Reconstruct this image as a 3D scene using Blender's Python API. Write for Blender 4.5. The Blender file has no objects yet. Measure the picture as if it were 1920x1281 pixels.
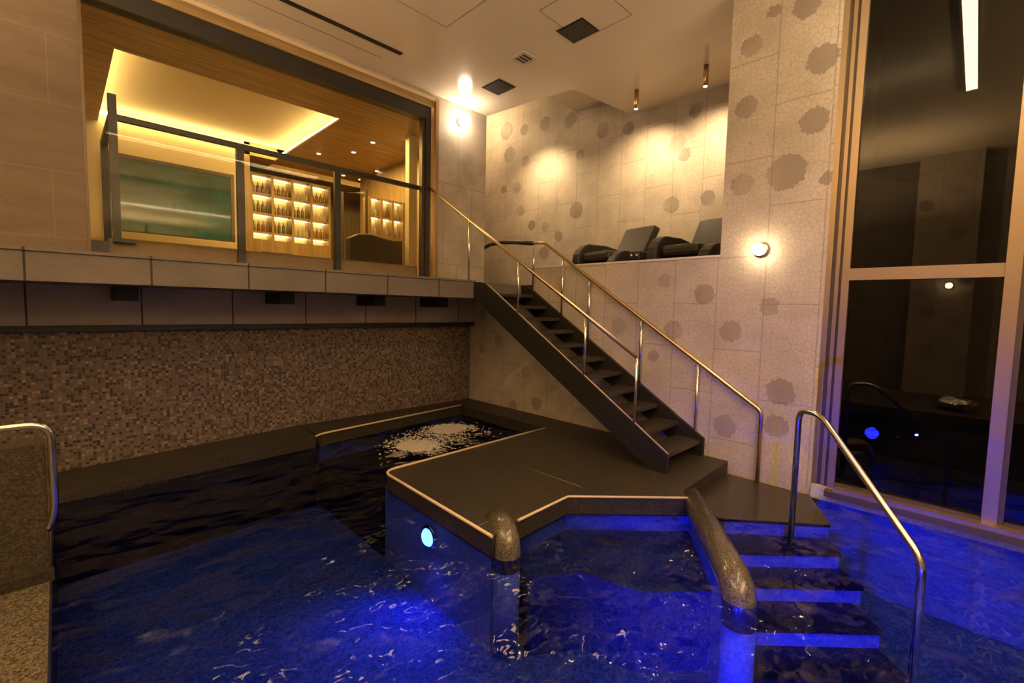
import bpy, bmesh, math, random
from mathutils import Vector, Matrix
random.seed(7)
S = bpy.context.scene
COL = S.collection

# ------------------------------------------------------------------ camera, world, exposure
cam = bpy.data.cameras.new('camera')
cam.sensor_fit = 'HORIZONTAL'; cam.sensor_width = 36.0
cam.lens = 860.0 / 1920.0 * 36.0
cam.clip_start = 0.05
camo = bpy.data.objects.new('camera', cam)
COL.objects.link(camo)
RT = Vector((0.71145532, -0.70240957, 0.02126324))
DN = Vector((-0.03584905, -0.06649607, -0.99714248))
FW = Vector((0.70181634, 0.70866005, -0.0724897))
EYE = Vector((-5.10182782, -6.18953756, 1.6))
m = Matrix((RT, -DN, -FW)).transposed().to_4x4()
m.translation = EYE
camo.matrix_world = m
S.camera = camo

w = bpy.data.worlds.new('night'); S.world = w
w.use_nodes = True
w.node_tree.nodes['Background'].inputs[0].default_value = (0.004, 0.0045, 0.006, 1)
w.node_tree.nodes['Background'].inputs[1].default_value = 1.0
vs = S.view_settings
vs.view_transform = 'Standard'; vs.look = 'None'; vs.gamma = 1.0; vs.use_curve_mapping = False
vs.exposure = 0.0
S.cycles.use_denoising = True
S.cycles.max_bounces = 10
S.cycles.transparent_max_bounces = 16
S.cycles.sample_clamp_indirect = 4.0

WARM = (1.0, 0.70, 0.37)
AMBER = (1.0, 0.64, 0.20)
BLUE = (0.022, 0.022, 1.0)

def light(name, kind, loc, power, color, aim=None, **kw):
    l = bpy.data.lights.new(name, kind)
    l.energy = power; l.color = color
    for k, v in kw.items(): setattr(l, k, v)
    o = bpy.data.objects.new(name, l); COL.objects.link(o)
    o.location = loc
    if aim is not None:
        o.rotation_euler = (Vector(aim) - Vector(loc)).to_track_quat('-Z', 'Y').to_euler()
    return o

# ------------------------------------------------------------------ node helpers
class NT:
    def __init__(self, name):
        self.m = bpy.data.materials.new(name); self.m.use_nodes = True
        self.t = self.m.node_tree; self.t.nodes.clear()
        self.out = self.n('ShaderNodeOutputMaterial')
    def n(self, typ, **kw):
        nd = self.t.nodes.new(typ)
        for k, v in kw.items(): setattr(nd, k, v)
        return nd
    def l(self, a, b): self.t.links.new(a, b)
    def set(self, sock, v):
        if hasattr(v, 'is_output') or isinstance(v, bpy.types.NodeSocket): self.l(v, sock)
        else:
            if isinstance(v, (tuple, list)) and len(v) == 3 and sock.type == 'RGBA': v = (*v, 1)
            sock.default_value = v
    def math(self, op, a, b=None, c=None, clamp=False):
        nd = self.n('ShaderNodeMath', operation=op, use_clamp=clamp)
        self.set(nd.inputs[0], a)
        if b is not None: self.set(nd.inputs[1], b)
        if c is not None: self.set(nd.inputs[2], c)
        return nd.outputs[0]
    def vmath(self, op, a, b=None, out=0):
        nd = self.n('ShaderNodeVectorMath', operation=op)
        self.set(nd.inputs[0], a)
        if b is not None: self.set(nd.inputs[1], b)
        return nd.outputs[out]
    def mix(self, f, a, b):
        nd = self.n('ShaderNodeMix', data_type='RGBA')
        self.set(nd.inputs[0], f); self.set(nd.inputs[6], a); self.set(nd.inputs[7], b)
        return nd.outputs[2]
    def pos(self): return self.n('ShaderNodeNewGeometry').outputs['Position']
    def obj(self): return self.n('ShaderNodeTexCoord').outputs['Object']
    def noise(self, vec, scale, detail=3, rough=0.5, out=0):
        nd = self.n('ShaderNodeTexNoise'); self.l(vec, nd.inputs['Vector'])
        nd.inputs['Scale'].default_value = scale; nd.inputs['Detail'].default_value = detail
        nd.inputs['Roughness'].default_value = rough
        return nd.outputs[out]
    def ramp(self, f, stops):
        nd = self.n('ShaderNodeValToRGB'); e = nd.color_ramp.elements
        while len(e) < len(stops): e.new(0.5)
        for el, (p, c) in zip(e, stops):
            el.position = p; el.color = (*c, 1) if len(c) == 3 else c
        self.l(f, nd.inputs[0]); return nd.outputs[0]
    def smooth(self, v, a, b):
        nd = self.n('ShaderNodeMapRange', interpolation_type='SMOOTHSTEP')
        self.set(nd.inputs[0], v); nd.inputs[1].default_value = a; nd.inputs[2].default_value = b
        return nd.outputs[0]
    def swiz(self, vec, order):
        s = self.n('ShaderNodeSeparateXYZ'); self.l(vec, s.inputs[0])
        c = self.n('ShaderNodeCombineXYZ')
        for i, ch in enumerate(order):
            if ch in 'XYZ': self.l(s.outputs['XYZ'.index(ch)], c.inputs[i])
        return c.outputs[0]
    def bump(self, h, strength=0.3, dist=0.01):
        nd = self.n('ShaderNodeBump'); nd.inputs['Strength'].default_value = strength
        nd.inputs['Distance'].default_value = dist; self.l(h, nd.inputs['Height'])
        return nd.outputs[0]
    def pbr(self, color, rough=0.5, metal=0.0, normal=None, spec=0.5, coat=0.0, coat_r=0.1):
        nd = self.n('ShaderNodeBsdfPrincipled')
        self.set(nd.inputs['Base Color'], color); self.set(nd.inputs['Roughness'], rough)
        nd.inputs['Metallic'].default_value = metal
        nd.inputs['Specular IOR Level'].default_value = spec
        nd.inputs['Coat Weight'].default_value = coat; nd.inputs['Coat Roughness'].default_value = coat_r
        if normal is not None: self.l(normal, nd.inputs['Normal'])
        self.l(nd.outputs[0], self.out.inputs[0]); return nd

def plain(name, color, rough=0.5, metal=0.0, spec=0.5, coat=0.0, var=0.0):
    t = NT(name)
    c = color
    if var:
        f = t.noise(t.obj(), 14, 3)
        c = t.mix(f, tuple(x * (1 - var) for x in color), tuple(min(1, x * (1 + var)) for x in color))
    t.pbr(c, rough, metal, spec=spec, coat=coat); return t.m

def emit(name, color, strength):
    t = NT(name); e = t.n('ShaderNodeEmission')
    e.inputs[0].default_value = (*color, 1); e.inputs[1].default_value = strength
    t.l(e.outputs[0], t.out.inputs[0]); return t.m

def tile_lines(t, vec, tw, th, mortar, off=0.5):
    b = t.n('ShaderNodeTexBrick'); b.offset = off
    t.l(vec, b.inputs['Vector'])
    b.inputs['Scale'].default_value = 1.0
    b.inputs['Brick Width'].default_value = tw; b.inputs['Row Height'].default_value = th
    b.inputs['Mortar Size'].default_value = mortar; b.inputs['Mortar Smooth'].default_value = 0.1
    b.inputs['Color1'].default_value = (0, 0, 0, 1); b.inputs['Color2'].default_value = (1, 1, 1, 1)
    b.inputs['Bias'].default_value = 0
    return b.outputs['Fac'], b.outputs['Color']

def crackle(name, spots, tint, shift):
    """pale stone panels printed with a crackle of small cells; clusters of cells are brown"""
    t = NT(name)
    p = t.swiz(t.pos(), 'YZ-')
    v = t.n('ShaderNodeTexVoronoi', feature='F1', voronoi_dimensions='2D')
    t.l(p, v.inputs['Vector']); v.inputs['Scale'].default_value = 44.0
    e = t.n('ShaderNodeTexVoronoi', feature='DISTANCE_TO_EDGE', voronoi_dimensions='2D')
    nz = t.vmath('SUBTRACT', t.noise(p, 14, 2, out=1), (0.5, 0.5, 0.5)); sc = t.vmath('SCALE', nz); sc.node.inputs['Scale'].default_value = 0.07
    t.l(t.vmath('ADD', p, sc), e.inputs['Vector']); e.inputs['Scale'].default_value = 20.0
    cell = v.outputs['Position']
    d = None
    for (y, z, r) in spots:
        q = t.vmath('DISTANCE', cell, (y, z, 0), out=1)
        q = t.math('SUBTRACT', q, r * 1.02)
        d = q if d is None else t.math('MINIMUM', d, q)
    mask = t.math('LESS_THAN', d, 0.0)
    fade = t.smooth(t.noise(p, 1.7, 1), 0.32, 0.62)
    mask = t.math('MULTIPLY', mask, t.math('MULTIPLY_ADD', fade, 0.5, 0.5))
    edge = t.smooth(e.outputs['Distance'], 0.0, 0.09)
    big = t.smooth(t.noise(p, 1.6, 5, 0.62), 0.3, 0.7)
    base = t.mix(big, tuple(x * 0.80 for x in tint), tuple(x * 1.08 for x in tint))
    base = t.mix(t.math('MULTIPLY', t.math('SUBTRACT', 1.0, edge), 0.6), base, tuple(x * 0.55 for x in tint))
    base = t.mix(t.math('MULTIPLY', mask, 0.85), base, (tint[0] * 0.47, tint[1] * 0.44, tint[2] * 0.43))
    u = t.vmath('ADD', t.swiz(t.pos(), 'ZY-'), shift)
    jf, jc = tile_lines(t, u, 0.98, 0.478, 0.006)
    base = t.mix(t.math('MULTIPLY', jf, 0.4), base, (0.12, 0.10, 0.08))
    t.pbr(base, 0.55, spec=0.35, normal=t.bump(edge, 0.25, 0.004)); return t.m

W2_SPOTS = [(-4.4,4.3,.1),(-4.88,4.5,.12),(-5.03,3.96,.13),(-4.38,3.71,.11),(-5.0,3.41,.12),(-4.79,2.98,.17),(-4.38,2.93,.11),
 (-4.35,1.4,.11),(-4.05,1.8,.11),(-4.71,1.67,.09),(-4.86,.82,.13),(-4.34,.37,.12),(-4.84,.47,.11),(-3.57,1.96,.08),(-3.71,1.38,.11),
 (-2.97,1.4,.1),(-3.47,1.06,.07),(-5.13,2.86,.06),(-4.59,4.56,.06),(-1.09,.04,.09),(-1.6,.17,.1),(-1.35,.62,.09),(-.73,1.06,.1),(-.32,1.48,.09),(-.31,.89,.07)]
NICHE_SPOTS = [(1.18,5.4,.18),(.65,5.29,.11),(.08,5.26,.13),(.6,4.64,.11),(1.08,4.88,.16),(-.56,5.16,.14),(-1.3,4.78,.13),(-.81,4.47,.1),
 (-2.71,4.24,.13),(-2.98,4.65,.1),(-2.65,3.29,.13),(-3.23,3.31,.11),(-.76,3.46,.15),(.72,3.65,.11),(.01,3.24,.1),(.38,3.31,.1),
 (-.34,3.02,.1),(.02,2.72,.13),(.82,4.14,.11),(-1.82,4.69,.11),(-2.83,4.03,.1),(1.23,4.18,.09)]
WEST_SPOTS = [(-5.4,2.7,.13),(-5.8,3.3,.14),(-5.95,2.35,.1),(-5.45,1.7,.12),(-5.85,1.5,.12),(-5.5,.9,.12),(-6.8,2.8,.13),(-7.2,2.2,.13),(-6.6,1.5,.12),(-7.3,1.1,.1),(-5.3,3.9,.12),(-7.9,2.9,.12)]
STONE = (0.47, 0.405, 0.33)
M = {}
M['crackle'] = crackle('crackle_stone', W2_SPOTS, STONE, (0.265, 4.66, 0))
M['crackle_niche'] = crackle('crackle_stone_niche', NICHE_SPOTS, STONE, (0.3, 3.14, 0))
M['crackle_west'] = crackle('crackle_stone_west', WEST_SPOTS, STONE, (0.3, 3.14, 0))

def stone_tile(name, col, axes, tw, th, shift, var=0.2, rough=0.5, off=0.5, joint=0.005, jcol=0.35, streak=False):
    t = NT(name)
    p = t.swiz(t.pos(), axes + '-')
    jf, jc = tile_lines(t, t.vmath('ADD', p, shift), tw, th, joint, off)
    src = t.vmath('MULTIPLY', p, (0.8, 3.0, 1)) if streak else p
    nz = t.noise(src, 2.2, 5, 0.6); fine = t.noise(p, 60, 3, 0.6)
    f = t.math('MULTIPLY_ADD', fine, 0.35, t.math('MULTIPLY', nz, 0.65))
    f = t.smooth(f, 0.25, 0.75)
    c = t.mix(f, tuple(x * (1 - var) for x in col), tuple(x * (1 + var) for x in col))
    c = t.mix(t.math('MULTIPLY', t.math('SUBTRACT', jc, 0.5), 0.25), c, tuple(x * 0.8 for x in col))
    c = t.mix(jf, c, tuple(x * jcol for x in col))
    t.pbr(c, rough, spec=0.35); return t.m
M['tan_tile'] = stone_tile('tan_wall_tile', (0.135, 0.094, 0.062), 'XZ', 1.25, 0.62, (0.72, 0.30, 0), streak=True, jcol=1.3, joint=0.004)
M['tan_tile2'] = stone_tile('tan_wall_tile_clouded', (0.42, 0.36, 0.30), 'XZ', 0.60, 1.3, (0.31, 0.3, 0), var=0.3, jcol=0.6)
M['fascia'] = stone_tile('grey_fascia_tile', (0.125, 0.106, 0.09), 'XZ', 0.755, 4.0, (5.27, 1.0, 0), off=0.0, joint=0.008, jcol=0.12)
M['band'] = stone_tile('grey_band_tile', (0.36, 0.315, 0.29), 'XZ', 0.83, 4.0, (5.31, 1.0, 0), off=0.0, joint=0.008, jcol=0.12)
M['plaster'] = stone_tile('plain_plaster', (0.22, 0.19, 0.16), 'XZ', 1.2, 0.8, (0, 0, 0))
M['plaster_w'] = stone_tile('plain_plaster_side', (0.22, 0.19, 0.16), 'YZ', 1.2, 0.8, (0, 0, 0))

def mosaic():
    t = NT('mosaic_tile')
    p = t.swiz(t.pos(), 'XZ-')
    g = t.vmath('SCALE', p); g.node.inputs['Scale'].default_value = 1 / 0.029
    cell = t.vmath('FLOOR', g)
    wn = t.n('ShaderNodeTexWhiteNoise', noise_dimensions='3D'); t.l(cell, wn.inputs['Vector'])
    c = t.ramp(wn.outputs['Value'], [(0.0, (0.025, 0.019, 0.018)), (0.18, (0.035, 0.028, 0.026)), (0.30, (0.095, 0.068, 0.054)), (0.7, (0.135, 0.096, 0.076)), (0.9, (0.18, 0.132, 0.104)), (1.0, (0.25, 0.19, 0.155))])
    fr = t.vmath('FRACTION', g)
    s = t.n('ShaderNodeSeparateXYZ'); t.l(fr, s.inputs[0])
    ex = t.math('MINIMUM', s.outputs[0], t.math('SUBTRACT', 1.0, s.outputs[0]))
    ez = t.math('MINIMUM', s.outputs[1], t.math('SUBTRACT', 1.0, s.outputs[1]))
    gr = t.smooth(t.math('MINIMUM', ex, ez), 0.05, 0.11)
    c = t.mix(gr, (0.115, 0.09, 0.075), c)
    t.pbr(c, 0.35, spec=0.4, normal=t.bump(gr, 0.4, 0.003)); return t.m
M['mosaic'] = mosaic()

def granite(name, c0, c1, scale=90, rough=0.35, bump=0.15, wet=0.0):
    t = NT(name)
    p = t.pos()
    v = t.n('ShaderNodeTexVoronoi'); t.l(p, v.inputs['Vector']); v.inputs['Scale'].default_value = scale
    wn = t.n('ShaderNodeSeparateColor'); t.l(v.outputs['Color'], wn.inputs[0])
    nz = t.noise(p, scale * 0.6, 3, 0.7); big = t.noise(p, 1.6, 3)
    f = t.math('MULTIPLY_ADD', wn.outputs[0], 0.55, t.math('MULTIPLY', nz, 0.45))
    f = t.smooth(t.math('MULTIPLY_ADD', big, 0.25, f), 0.35, 1.05)
    c = t.mix(f, c0, c1)
    r = t.math('MULTIPLY_ADD', nz, 0.25, rough - 0.12)
    t.pbr(c, r, spec=0.28, normal=t.bump(f, bump, 0.004), coat=wet, coat_r=0.12); return t.m
M['granite'] = granite('dark_granite', (0.013, 0.011, 0.008), (0.048, 0.039, 0.027), 120, 0.45)
M['granite_step'] = granite('dark_granite_step', (0.013, 0.011, 0.008), (0.054, 0.043, 0.03), 140, 0.4, wet=0.3)
M['granite_pale'] = granite('speckled_granite', (0.028, 0.023, 0.015), (0.15, 0.122, 0.08), 110, 0.5)
M['granite_low'] = granite('speckled_dark_granite', (0.022, 0.018, 0.012), (0.075, 0.06, 0.038), 110, 0.5)
M['granite_wet'] = granite('wet_granite', (0.035, 0.03, 0.022), (0.15, 0.122, 0.08), 130, 0.3, 0.5, wet=0.6)
M['pool_tile'] = granite('pool_lining_tile', (0.36, 0.35, 0.34), (0.52, 0.51, 0.50), 60, 0.6, 0.05)
M['pool_floor'] = granite('pool_floor_tile', (0.08, 0.12, 0.17), (0.21, 0.30, 0.40), 60, 0.6, 0.05)
M['pool_bench'] = granite('pool_bench_tile', (0.05, 0.065, 0.09), (0.13, 0.165, 0.21), 60, 0.6, 0.05)
M['black'] = plain('black_paint', (0.012, 0.011, 0.011), 0.5)
M['black_steel'] = plain('black_steel', (0.022, 0.019, 0.016), 0.4, var=0.3)
M['stringer'] = granite('stair_stringer_coating', (0.009, 0.0078, 0.006), (0.024, 0.020, 0.015), 160, 0.5, 0.05)
M['dark_grille'] = plain('charcoal_grille', (0.035, 0.032, 0.028), 0.6)
M['ceiling'] = plain('cream_gloss_paint', (0.82, 0.71, 0.57), 0.17, spec=0.35)
M['ceiling_line'] = plain('ceiling_joint', (0.2, 0.15, 0.1), 0.6)
M['white'] = plain('off_white_paint', (0.66, 0.60, 0.50), 0.4)
M['steel'] = plain('stainless_steel', (0.74, 0.72, 0.70), 0.16, metal=1.0)
M['bronze'] = plain('bronze_metal', (0.38, 0.28, 0.17), 0.38, metal=0.85)
M['bronze_dark'] = plain('dark_bronze', (0.10, 0.075, 0.05), 0.4, metal=0.6)
M['brass'] = plain('brass_tube', (0.62, 0.46, 0.26), 0.28, metal=1.0)
M['trim'] = plain('sand_edge_trim', (0.62, 0.47, 0.30), 0.4)
M['leather'] = plain('black_leather', (0.018, 0.0145, 0.011), 0.5, var=0.35)
M['leather_brown'] = plain('brown_upholstery', (0.055, 0.042, 0.03), 0.6, var=0.35)
M['kerb'] = plain('brown_kerb_stone', (0.20, 0.14, 0.07), 0.6, var=0.2)
M['wood'] = None
def wood(name, c0, c1, axis):
    t = NT(name)
    sc = {'X': (0.5, 9, 9), 'Y': (9, 0.5, 9), 'Z': (9, 9, 0.5)}[axis]
    nz = t.noise(t.vmath('MULTIPLY', t.pos(), sc), 2.0, 4, 0.6)
    f = t.smooth(nz, 0.3, 0.7)
    t.pbr(t.mix(f, c0, c1), 0.45); return t.m
M['wood'] = wood('oak_ceiling_veneer', (0.24, 0.15, 0.055), (0.42, 0.28, 0.115), 'X')
M['wood_v'] = wood('oak_panel', (0.24, 0.15, 0.065), (0.36, 0.24, 0.11), 'Z')
M['cream'] = plain('cream_plaster', (0.62, 0.52, 0.36), 0.7)
M['silver'] = plain('silver_foil', (0.85, 0.87, 0.9), 0.12, metal=1.0)

def glass(name, tint, refl, rough=0.0, k=0.8):
    t = NT(name)
    a = t.n('ShaderNodeBsdfTransparent'); a.inputs[0].default_value = (*tint, 1)
    b = t.n('ShaderNodeBsdfGlossy'); b.inputs['Roughness'].default_value = rough
    b.inputs['Color'].default_value = (1, 0.93, 0.80, 1)
    lw = t.n('ShaderNodeFresnel'); lw.inputs[0].default_value = 1.5
    f = t.math('MULTIPLY_ADD', lw.outputs[0], k, refl, clamp=True)
    mx = t.n('ShaderNodeMixShader'); t.l(f, mx.inputs[0]); t.l(a.outputs[0], mx.inputs[1]); t.l(b.outputs[0], mx.inputs[2])
    t.l(mx.outputs[0], t.out.inputs[0]); return t.m
M['glass_pool'] = glass('tinted_window_glass', (0.25, 0.27, 0.25), 0.015, k=0.5)
M['glass_clear'] = glass('clear_glass', (0.96, 0.97, 0.95), 0.0, k=0.12)
M['glass_smoke'] = glass('smoked_balustrade_glass', (0.88, 0.86, 0.80), 0.0, k=0.12)

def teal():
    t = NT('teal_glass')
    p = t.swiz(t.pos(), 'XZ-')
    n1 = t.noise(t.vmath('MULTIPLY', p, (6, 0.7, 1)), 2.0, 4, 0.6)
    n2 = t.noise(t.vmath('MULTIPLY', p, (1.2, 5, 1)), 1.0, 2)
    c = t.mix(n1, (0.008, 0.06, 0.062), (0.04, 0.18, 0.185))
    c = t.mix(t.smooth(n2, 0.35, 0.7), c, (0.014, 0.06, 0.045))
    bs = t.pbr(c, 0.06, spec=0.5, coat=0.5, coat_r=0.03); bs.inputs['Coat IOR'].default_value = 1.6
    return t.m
M['teal'] = teal()

def water():
    t = NT('pool_water')
    p = t.pos()
    w1 = t.noise(t.vmath('MULTIPLY', p, (1.0, 1.0, 0)), 2.6, 1, 0.4)
    w2 = t.noise(t.vmath('MULTIPLY', p, (1.0, 1.3, 0)), 7.0, 1, 0.5)
    h = t.math('MULTIPLY_ADD', w2, 0.16, w1)
    nrm = t.bump(h, 1.0, 0.17)
    a = t.n('ShaderNodeBsdfTransparent'); a.inputs[0].default_value = (0.22, 0.29, 0.72, 1)
    b = t.n('ShaderNodeBsdfGlossy'); b.inputs['Roughness'].default_value = 0.02
    t.l(nrm, b.inputs['Normal'])
    fr = t.n('ShaderNodeFresnel'); fr.inputs[0].default_value = 1.333; t.l(nrm, fr.inputs['Normal'])
    mx = t.n('ShaderNodeMixShader'); bk = t.n('ShaderNodeNewGeometry').outputs['Backfacing']
    t.l(t.math('MULTIPLY', fr.outputs[0], t.math('MULTIPLY_ADD', bk, 0.1, 0.9)), mx.inputs[0]); t.l(a.outputs[0], mx.inputs[1]); t.l(b.outputs[0], mx.inputs[2])
    t.l(mx.outputs[0], t.out.inputs[0]); return t.m
M['water'] = water()
def foam():
    t = NT('white_foam')
    p = t.pos()
    t.pbr(t.mix(t.noise(p, 40, 3), (0.30, 0.27, 0.24), (0.62, 0.57, 0.5)), 0.8); return t.m
M['foam'] = foam()
M['lamp_glow'] = emit('warm_lamp_glow', (1.0, 0.80, 0.55), 48)
M['wall_glow'] = emit('globe_lamp_glow', (1.0, 0.76, 0.44), 60)
M['strip_glow'] = emit('linear_light_glow', (1.0, 0.76, 0.47), 58)
M['cove_glow'] = emit('cove_light_glow', (1.0, 0.68, 0.23), 24)
M['shelf_glow'] = emit('shelf_light_glow', (1.0, 0.74, 0.32), 22)
M['down_glow'] = emit('downlight_glow', (1.0, 0.82, 0.5), 12)
M['spot_glow'] = emit('spot_lens_glow', (1.0, 0.82, 0.55), 8)
M['blue_glow'] = emit('pool_light_glow', (0.16, 0.36, 1.0), 14)

# ------------------------------------------------------------------ mesh helpers
class MB:
    def __init__(self): self.bm = bmesh.new()
    def box(self, x0, x1, y0, y1, z0, z1):
        v = [self.bm.verts.new((x, y, z)) for z in (z0, z1) for (x, y) in ((x0, y0), (x1, y0), (x1, y1), (x0, y1))]
        for f in ((3, 2, 1, 0), (4, 5, 6, 7), (0, 1, 5, 4), (1, 2, 6, 5), (2, 3, 7, 6), (3, 0, 4, 7)):
            self.bm.faces.new([v[i] for i in f])
        return self
    def prism(self, poly, z0, z1):
        a = sum(poly[i][0] * poly[(i + 1) % len(poly)][1] - poly[(i + 1) % len(poly)][0] * poly[i][1] for i in range(len(poly)))
        if a < 0: poly = poly[::-1]
        zt = z1 if isinstance(z1, (list, tuple)) else [z1] * len(poly)
        lo = [self.bm.verts.new((x, y, z0)) for x, y in poly]
        hi = [self.bm.verts.new((x, y, z)) for (x, y), z in zip(poly, zt)]
        n = len(poly)
        fs = [self.bm.faces.new(lo[::-1]), self.bm.faces.new(hi)]
        for i in range(n): self.bm.faces.new((lo[i], lo[(i + 1) % n], hi[(i + 1) % n], hi[i]))
        for f in fs: f.normal_update()
        bmesh.ops.triangulate(self.bm, faces=[f for f in fs if len(f.verts) > 4])
        return self
    def profile(self, pts, axis, a, b):
        """2-D outline swept along an axis; pts are the other two coordinates"""
        def mk(u, v, t): return {'X': (t, u, v), 'Y': (u, t, v), 'Z': (u, v, t)}[axis]
        lo = [self.bm.verts.new(mk(u, v, a)) for u, v in pts]; hi = [self.bm.verts.new(mk(u, v, b)) for u, v in pts]
        n = len(pts)
        fs = [self.bm.faces.new(lo[::-1]), self.bm.faces.new(hi)]
        for i in range(n): self.bm.faces.new((lo[i], lo[(i + 1) % n], hi[(i + 1) % n], hi[i]))
        for f in fs: f.normal_update()
        bmesh.ops.triangulate(self.bm, faces=fs)
        return self
    def tube(self, path, r, seg=14, cap=True):
        pts = [Vector(p) for p in path]
        rings = []; up = None
        for i, p in enumerate(pts):
            d = (pts[min(i + 1, len(pts) - 1)] - pts[max(i - 1, 0)]).normalized()
            if up is None:
                up = Vector((0, 0, 1)) if abs(d.z) < 0.9 else Vector((1, 0, 0))
            s = d.cross(up).normalized(); up = s.cross(d).normalized()
            rr = r[i] if isinstance(r, (list, tuple)) else r
            rings.append([self.bm.verts.new(p + (s * math.cos(2 * math.pi * k / seg) + up * math.sin(2 * math.pi * k / seg)) * rr) for k in range(seg)])
        for a, b in zip(rings, rings[1:]):
            for k in range(seg):
                f = self.bm.faces.new((a[k], a[(k + 1) % seg], b[(k + 1) % seg], b[k])); f.smooth = True
        if cap:
            self.bm.faces.new(rings[0][::-1]); self.bm.faces.new(rings[-1])
        return self
    def lathe(self, prof, c=(0, 0, 0), axis='Z', seg=24):
        rings = []
        for r, h in prof:
            ring = []
            for k in range(seg):
                a = 2 * math.pi * k / seg; u, v = r * math.cos(a), r * math.sin(a)
                q = {'Z': (u, v, h), 'X': (h, u, v), 'Y': (u, h, v)}[axis]
                ring.append(self.bm.verts.new((q[0] + c[0], q[1] + c[1], q[2] + c[2])))
            rings.append(ring)
        for a, b in zip(rings, rings[1:]):
            for k in range(seg):
                f = self.bm.faces.new((a[k], a[(k + 1) % seg], b[(k + 1) % seg], b[k])); f.smooth = True
        self.bm.faces.new(rings[0][::-1]); self.bm.faces.new(rings[-1])
        return self
    def sphere(self, c, r, seg=20):
        bmesh.ops.create_uvsphere(self.bm, u_segments=seg, v_segments=seg // 2, radius=r, matrix=Matrix.Translation(c))
        for f in self.bm.faces: f.smooth = True
        return self
    def build(self, name, mat, parent=None, bevel=0.0):
        bmesh.ops.recalc_face_normals(self.bm, faces=self.bm.faces)
        me = bpy.data.meshes.new(name); self.bm.to_mesh(me); self.bm.free()
        me.materials.append(mat)
        o = bpy.data.objects.new(name, me); COL.objects.link(o)
        if parent is not None:
            o.parent = parent; o.matrix_parent_inverse = Matrix.Translation(-Vector(parent.location))
        if bevel:
            b = o.modifiers.new('bevel', 'BEVEL'); b.width = bevel; b.segments = 2; b.limit_method = 'ANGLE'
        return o

def struct(name, mb, mat, parent=None, label=None, bevel=0.0):
    o = mb.build(name, mat, parent, bevel)
    if parent is None: o['kind'] = 'structure'
    if label: o['label'] = label
    return o
def tag(o, label, cat, group=None, kind=None):
    o['label'] = label; o['category'] = cat
    if group: o['group'] = group
    if kind: o['kind'] = kind
    return o
def thing(name, label, cat, loc=(0, 0, 0), group=None):
    o = bpy.data.objects.new(name, None); COL.objects.link(o); o.location = loc
    o.empty_display_size = 0.1
    return tag(o, label, cat, group)
def sempty(name, loc=(0, 0, 0)):
    o = bpy.data.objects.new(name, None); COL.objects.link(o); o.location = loc; o['kind'] = 'structure'; return o
def bend(p0, p1, p2, r, n=7):
    """points rounding the corner p1 with radius-like length r"""
    p0, p1, p2 = Vector(p0), Vector(p1), Vector(p2)
    a = p1 + (p0 - p1).normalized() * r; b = p1 + (p2 - p1).normalized() * r
    return [a * (1 - t) ** 2 + p1 * 2 * t * (1 - t) + b * t * t for t in [i / n for i in range(n + 1)]]
def poly_path(pts, r):
    out = [Vector(pts[0])]
    for i in range(1, len(pts) - 1): out += bend(pts[i - 1], pts[i], pts[i + 1], r)
    out.append(Vector(pts[-1])); return out

# ------------------------------------------------------------------ room light
light('blue_west_beam', 'SPOT', (-5.16, -5.0, -0.50), 110, BLUE, aim=(-1.5, -6.3, -1.0), spot_size=1.1, spot_blend=0.8, shadow_soft_size=0.1)
light('blue_corner_beam', 'SPOT', (-5.16, -4.35, -0.35), 22, BLUE, aim=(-4.55, -4.35, -0.88), spot_size=2.0, spot_blend=0.9, shadow_soft_size=0.06)
light('blue_west_beam', 'SPOT', (-5.16, -7.0, -0.26), 900, BLUE, aim=(-1.5, -5.55, -1.15), spot_size=1.0, spot_blend=0.9, shadow_soft_size=0.08)
light('blue_deck_beam', 'SPOT', (-3.03, -3.08, -0.33), 45, BLUE, aim=(-3.5, -3.28, -0.88), spot_size=2.2, spot_blend=0.8, shadow_soft_size=0.06)
light('blue_glow_beam', 'SPOT', (-5.15, -5.6, -0.4), 420, BLUE, aim=(0, -4.9, 0.6), spot_size=1.0, spot_blend=1.0, shadow_soft_size=0.02)  # extra spot added to tint the lower right wall blue above the water
light('niche_spot_beam', 'SPOT', (1.19, -2.38, 4.56), 150, WARM, aim=(1.9, -2.2, 3.45), spot_size=2.3, spot_blend=1.0, shadow_soft_size=0.03)
light('niche_spot_beam', 'SPOT', (1.19, -3.42, 4.56), 150, WARM, aim=(1.9, -3.3, 3.45), spot_size=2.3, spot_blend=1.0, shadow_soft_size=0.03)
light('niche_spot_beam', 'SPOT', (1.19, -0.02, 4.75), 130, WARM, aim=(1.9, 0.05, 3.6), spot_size=2.3, spot_blend=1.0, shadow_soft_size=0.03)

light('ceiling_fill_west', 'AREA', (-6.4, -3.6, 3.6), 420, WARM, aim=(-6.4, -3.6, 9), shape='RECTANGLE', size=0.3, size_y=4.0)  # unseen area fill added to brighten the ceiling, no fixture here
light('ceiling_fill_south', 'AREA', (-3.5, -9.2, 3.6), 950, WARM, aim=(-3.5, -9.2, 9), shape='RECTANGLE', size=5.0, size_y=0.3)  # second added ceiling fill, out of view behind the camera
light('corridor_fill', 'POINT', (1.1, 1.6, 5.6), 90, WARM, shadow_soft_size=0.06)  # unseen point light added to lift the dark corridor walls

# ------------------------------------------------------------------ setting
ZC = 4.9        # ceiling
ZW = -0.15      # water
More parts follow.
